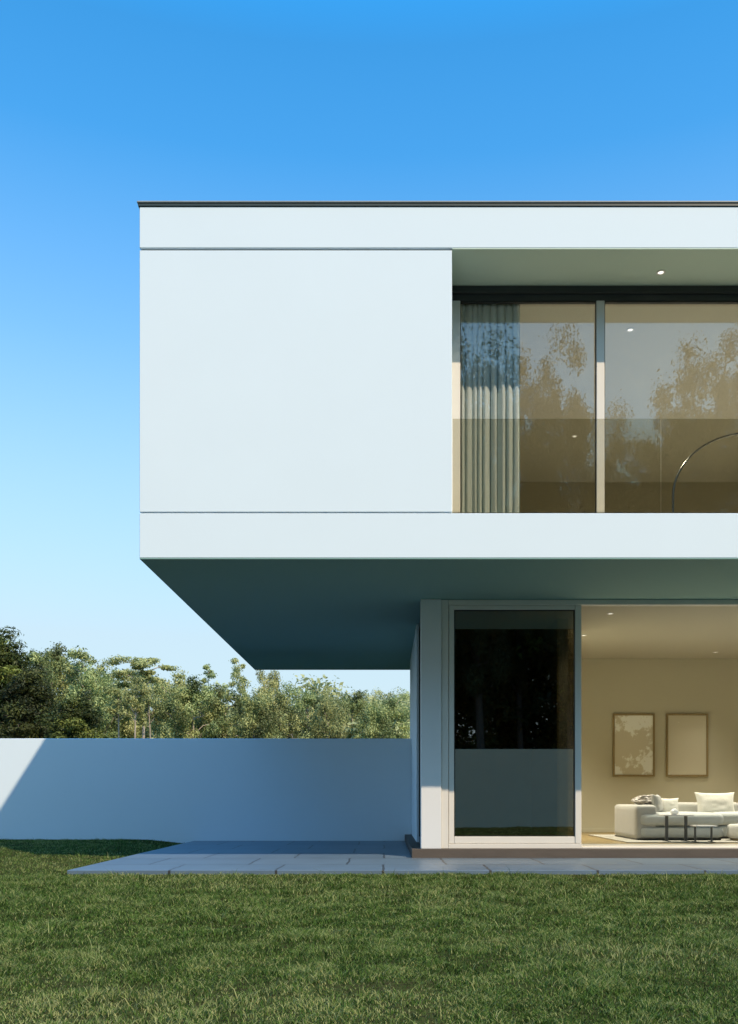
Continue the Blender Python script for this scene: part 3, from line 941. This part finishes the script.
        for i in range(16):
            f_ = .66 + .27 * (i / 15)
            ang = i * 2.4
            reach = H * (.06 + .20 * ((i * 3 % 5) / 4)) * (1.0 if f_ > .8 else .7)
            a = trunk_at(f_); b = a + np.array([math.cos(ang) * reach, math.sin(ang) * reach, H * (.03 + .03 * rng.random())])
            if f_ < .80 and i % 3:
                continue
            pts = limb(mb, rng, a, b, r0 * .35, r0 * .1, .05)
            for j in range(4):
                c = pts[2 + j % 4] + rng.normal(size=3) * np.array([.025, .025, .008]) * H
                r_ = H * rng.uniform(.026, .050)
                clumps.append((c, (r_ * 1.25, r_ * 1.25, r_ * .42), rng.uniform(.4, .75), 1))
        cm = crown_mesh('crown', rng, clumps, 170, .015 * H, .2)
        bark = M['bark']; lm = M['leaf_gum']
    elif kind == 'layered':
        r0 = .009 * H
        mb.tube([tuple(trunk_at(f_)) for f_ in np.linspace(0, .97, 9)], [r0 * (1 - .85 * f_) for f_ in np.linspace(0, 1, 9)], 6)
        for i in range(13):
            f_ = .60 + .37 * (i / 12)
            ang = i * 2.4 + rng.random() * .5
            reach = H * (.13 * (1.02 - f_) / .4 + .015) * (.35 + .9 * rng.random())
            a = trunk_at(f_); b = a + np.array([math.cos(ang) * reach, math.sin(ang) * reach, H * .012])
            pts = limb(mb, rng, a, b, r0 * .3, r0 * .1, .04)
            for j in range(2):
                c = pts[4 + j % 2] + rng.normal(size=3) * np.array([.012, .012, .004]) * H
                r_ = H * rng.uniform(.014, .036)
                clumps.append((c, (r_, r_, r_ * .85), rng.uniform(.45, .8), 1))
        cm = crown_mesh('crown', rng, clumps, 120, .013 * H, .2)
        bark = M['bark']; lm = M['leaf_gum']
    else:                                   # dense pine, foliage to the ground
        r0 = .022 * H
        mb.tube([tuple(trunk_at(f_)) for f_ in np.linspace(0, .9, 9)], [r0 * (1 - .85 * f_) for f_ in np.linspace(0, 1, 9)], 8)
        for i in range(46):
            f_ = .10 + .80 * (i / 45) ** .9
            ang = i * 2.4 + rng.random() * .6
            reach = H * (.36 * (1 - f_) ** .7 + .03) * (.6 + .55 * rng.random())
            a = trunk_at(f_); b = a + np.array([math.cos(ang) * reach, math.sin(ang) * reach, H * (.03 + .05 * rng.random())])
            pts = limb(mb, rng, a, b, r0 * .22, r0 * .06)
            base_t = rng.choice([.15, .3, .45, .75])
            for j in range(3):
                c = pts[2 + j] + rng.normal(size=3) * .03 * H
                r_ = H * rng.uniform(.045, .085)
                clumps.append((c, (r_, r_, r_ * .7), base_t + rng.normal() * .08, (r_ / (.065 * H)) ** 2))
        for j in range(4):
            c = trunk_at(.9) + np.array([rng.normal() * .03 * H, rng.normal() * .03 * H, H * (.02 + .022 * j)])
            clumps.append((c, (.05 * H, .05 * H, .03 * H), .6, .7))
        cm = crown_mesh('crown', rng, clumps, 220, .020 * H, .3, 2.8)
        bark = M['bark_dark']; lm = M['leaf_pine']
    tm = bpy.data.meshes.new('trunk'); mb.bm.to_mesh(tm); mb.bm.free()
    tm.polygons.foreach_set('use_smooth', [True] * len(tm.polygons))
    tm.materials.append(bark); cm.materials.append(lm)
    return tm, cm


PROTO = {}
for kind, seeds in (('gum', (11, 12, 13, 14)), ('round_gum', (21, 22, 23)), ('umbrella', (31,)), ('layered', (41, 42)), ('pine', (51, 52)), ('garden', (61, 62, 63)), ('stemmed', (71, 72, 73))):
    PROTO[kind] = [make_tree(kind, s_, 12.0) for s_ in seeds]
NAMES = {'gum': 'gum_tree', 'round_gum': 'gum_tree', 'umbrella': 'umbrella_pine', 'layered': 'slender_tree', 'pine': 'pine_tree', 'garden': 'garden_tree', 'stemmed': 'gum_tree'}


def plant_tree(kind, var, x, y, z, height, rz, label, group, wide=1.0, leaf=None, squash=None):
    t = empty(NAMES[kind], (x, y, z), label, 'tree', group, rz)
    tm, cm = PROTO[kind][var % len(PROTO[kind])]
    s_ = height / 12.0
    t.scale = (s_ * wide, s_ * wide, s_)
    a = link('trunk', tm, None, t); b = link('crown', cm, None, t)
    if leaf is not None:
        b.material_slots[0].link = 'OBJECT'; b.material_slots[0].material = leaf
    return t


FG = 'trees in the forest behind the garden wall'
# (px, top py, metres away, kind, variant, width factor, label)
front = [
    (-8, 636, 34, 'pine', 0, 1.15, 'tallest dark pine at the forest edge, cut by the picture side'),
    (30, 668, 33, 'pine', 1, 1.10, 'dark bushy pine second from the picture edge above the sunlit wall corner'),
    (78, 698, 32, 'pine', 0, 1.35, 'lowest and broadest dark pine, black green, just past the sunlit wall corner'),
    (48, 650, 62, 'gum', 0, .8, 'grey green gum rising behind the dark pines'),
    (22, 646, 60, 'gum', 3, .8, 'feathery gum beside the tallest dark pine'),
    (90, 656, 60, 'stemmed', 0, 1.1, 'thin stemmed tree with a tufted top above the lowest dark pine'),
    (62, 652, 63, 'stemmed', 2, 1.0, 'thin stemmed tree poking up between the two dark pines'),
    (121, 688, 47, 'stemmed', 1, .9, 'pale bare stemmed gum nearest the lowest dark pine'),
    (131, 682, 46, 'stemmed', 2, .9, 'pale bare stemmed gum, the tallest under the umbrella crown'),
    (150, 690, 48, 'stemmed', 0, .9, 'pale bare stemmed gum just past the umbrella tree trunk'),
    (70, 672, 66, 'round_gum', 1, .9, 'rounded gum filling the space behind the lowest dark pine'),
    (108, 668, 58, 'round_gum', 0, .8, 'olive round gum just before the umbrella crowned tree'),
    (143, 654, 50, 'umbrella', 0, 1.15, 'tall bare trunk tree with a flat umbrella crown standing above the forest'),
    (126, 678, 60, 'gum', 1, .8, 'pale stemmed gum under the flat umbrella crown'),
    (168, 686, 56, 'gum', 2, .8, 'yellow green gum with low foliage under the umbrella crown'),
    (178, 670, 60, 'round_gum', 2, .75, 'domed gum right after the umbrella crowned tree'),
    (206, 664, 64, 'layered', 1, 1.1, 'slender tree with separate tiers of foliage left of the soffit corner'),
    (198, 684, 56, 'gum', 0, .9, 'broad olive gum in front of the slender tiered tree'),
    (224, 682, 58, 'gum', 3, .9, 'olive gum standing between the two slender tiered trees'),
    (241, 656, 66, 'layered', 0, .9, 'slender tiered tree poking up at the soffit corner'),
    (250, 688, 55, 'round_gum', 1, .8, 'low yellow green gum beneath the soffit corner'),
    (271, 671, 72, 'gum', 1, .55, 'small round topped tree outlined on the sky under the soffit'),
    (280, 690, 58, 'round_gum', 0, .8, 'dense gum below the small round topped tree'),
    (304, 690, 62, 'gum', 2, .9, 'mid green gum in the middle of the gap under the soffit'),
    (326, 694, 58, 'round_gum', 2, .75, 'olive green dome past the middle of the gap under the soffit'),
    (350, 696, 64, 'gum', 0, .9, 'yellowish gum two trees away from the house corner'),
    (372, 699, 60, 'round_gum', 1, .75, 'dark olive gum next to the last tree before the house corner'),
    (394, 697, 66, 'gum', 3, .9, 'last gum seen before the house corner'),
]
rr = random.Random(8)
for px, py, d, kind, var, wide, label in front:
    x = (px - 386) * d / 900
    z = float(hill_z(np.array([x]), np.array([d]))[0]) - .1
    h = CZ + (796 - py) * d / 900 - z
    plant_tree(kind, var, x, d, z, h * .99, rr.uniform(0, 6.28), label, FG, wide)

# understorey and the wooded hill beyond: reads as one mass
def forest_mass():
    rng = np.random.default_rng(77)
    clumps = []
    for i in range(1500):
        y = rng.uniform(70, 260) if i > 260 else rng.uniform(62, 74)
        x = rng.uniform(-.62, .42) * y
        z = float(hill_z(np.array([x]), np.array([y]))[0])
        h = rng.uniform(7, 10.5) if i > 260 else rng.uniform(3.5, 6.0)
        t0 = rng.uniform(.1, .9)
        for j in range(6):
            r_ = rng.uniform(.8, 1.5)
            c = np.array([x + rng.normal() * 1.1, y + rng.normal() * 1.1, z + h - abs(rng.normal()) * h * .28])
            clumps.append((c, (r_, r_, r_ * .7), t0 + rng.normal() * .1, 1.0 if y < 140 else .6))
    V, t = leaf_cloud(rng, clumps, 95, .36, .3, 1.9)
    n_ = len(V) // 4
    me = np_mesh('forest', V, np.arange(n_ * 4), np.full(n_, 4), {'tone': t})
    tag(link('forest', me, M['leaf_far']), 'far wooded hillside behind the nearer gums', 'forest', None, 'stuff')


forest_mass()

# trees over the boundary wall, seen mirrored in the windows
MG = 'garden trees mirrored in the windows'
DM = 19.34 + 18.5
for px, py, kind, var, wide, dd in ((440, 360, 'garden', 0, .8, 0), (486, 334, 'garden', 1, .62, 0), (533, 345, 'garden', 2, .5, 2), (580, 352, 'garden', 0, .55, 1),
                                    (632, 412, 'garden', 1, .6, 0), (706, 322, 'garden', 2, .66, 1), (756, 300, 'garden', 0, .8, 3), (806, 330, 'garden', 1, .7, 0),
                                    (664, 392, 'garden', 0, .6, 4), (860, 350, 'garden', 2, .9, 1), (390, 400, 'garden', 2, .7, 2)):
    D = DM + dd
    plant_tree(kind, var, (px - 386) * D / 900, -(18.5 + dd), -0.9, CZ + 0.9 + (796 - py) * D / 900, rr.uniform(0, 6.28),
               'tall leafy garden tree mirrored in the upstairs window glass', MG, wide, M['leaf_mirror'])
HG = 'dense trees screening sky light, some mirrored in the dark door'
for i in range(18):  # row extended and sized to screen sky light, only partly mirrored
    plant_tree('pine', i, -11 + i * 3.3 + rr.uniform(-.4, .4), -23.5 - rr.random() * 2, -0.9, rr.uniform(15, 18) if not 4 < i < 12 else rr.uniform(13.5, 16), rr.uniform(0, 6.28),
               'dense dark tree over the boundary wall, in the row screening sky light', HG, 1.1)

# ------------------------------------------------------------------ grass
def grass():
    rng = np.random.default_rng(3)
    def scatter(x0, x1, y0, y1, dens, inside=None):
        n_ = int((x1 - x0) * (y1 - y0) * dens)
        x, y = rng.uniform(x0, x1, n_), rng.uniform(y0, y1, n_)
        m = np.abs(x + .02 * y) < .46 * y + .35
        m = m if inside else ~m
        return (x[m], y[m]) if inside is not None else (x, y)
    P = [scatter(-3, 3, 2.3, 3.6, 34000, True), scatter(-3, 3, 3.6, 5.0, 22000, True), scatter(-4, 4, 5.0, 6.5, 13000, True), scatter(-5, 5, 6.5, 8.99, 8500, True),
         scatter(-9, -3.2, 9.0, 14.9, 2200), scatter(-9, 9, 1.0, 8.99, 900, False), scatter(-9, 9, -4, 1.0, 400)]
    x = np.concatenate([p[0] for p in P]); y = np.concatenate([p[1] for p in P])
    seen = np.abs(x + .02 * y) < .46 * y + .35
    # thin the turf in worn patches
    wear = vnoise(x, y, 40, 4, 0.9)
    keep = rng.random(len(x)) < np.clip((wear - .30) / .14, .45, 1)
    fine = vnoise(x, y, 140, 2, 7.0)
    keep &= rng.random(len(x)) < np.clip((fine - .30) / .20, .42, 1)
    keep &= ~((y > 8.985) & (x > -3.2))
    x, y, wear, fine = x[keep], y[keep], wear[keep], fine[keep]
    n_ = len(x)
    clump = vnoise(x, y, 60, 3, 2.6)
    lush = vnoise(x, y, 80, 3, 0.8)
    seen = seen[keep]
    tuft = np.clip((vnoise(x, y, 120, 3, 5.5) - .36) / .30, 0, 1)
    h = (.009 + (.010 + .030 * tuft) * rng.random(n_) ** .8 * (.5 + clump)) * np.clip(.60 + .08 * (y - 2.5), .60, 1)
    tall = rng.random(n_) < .012
    h[tall] *= 2.6
    h[y > 8.8] *= .8
    w = rng.uniform(.0011, .0024, n_) * np.where(y > 5, 1.4, 1.0) * np.where(seen, 1, 2.4)
    ang = rng.uniform(0, 2 * math.pi, n_)
    lean = rng.uniform(.3, 1.9, n_) * h
    z = ground_z(x, y)
    la = 4 * math.pi * vnoise(x, y, 90, 2, 4.0) + rng.normal(size=n_) * 1.9
    dx, dy = np.cos(la) * lean, np.sin(la) * lean
    wx, wy = np.cos(ang) * w, np.sin(ang) * w
    b = np.stack((x, y, z - .004), 1); m_ = np.stack((x + dx * .35, y + dy * .35, z + h * .62), 1); t_ = np.stack((x + dx, y + dy, z + h), 1)
    o = np.stack((wx, wy, np.zeros(n_)), 1)
    V = np.stack((b - o, b + o, m_ + o * .75, m_ - o * .75, t_), 1).reshape(-1, 3)
    base = np.arange(n_) * 5
    loops = np.stack((base, base + 1, base + 2, base + 3, base + 3, base + 2, base + 4), 1)
    sizes = np.tile([4, 3], n_)
    tone = np.clip(.34 + .22 * (lush - .5) + .18 * (clump - .5) + .05 * tuft + .22 * np.clip((fine - .5) * 3, -1, 1) + rng.normal(size=n_) * .27, 0, .85)
    dry = rng.random(n_) < np.clip(.10 + 1.0 * (.47 - wear), .05, .50)
    tone[dry] = rng.uniform(.8, 1.0, dry.sum())
    me = np_mesh('grass', V, loops, sizes, {'tone': np.repeat(tone, 5)})
    tag(link('grass', me, M['grass']), 'short patchy green lawn grass in front of the house', 'grass', None, 'stuff')


grass()
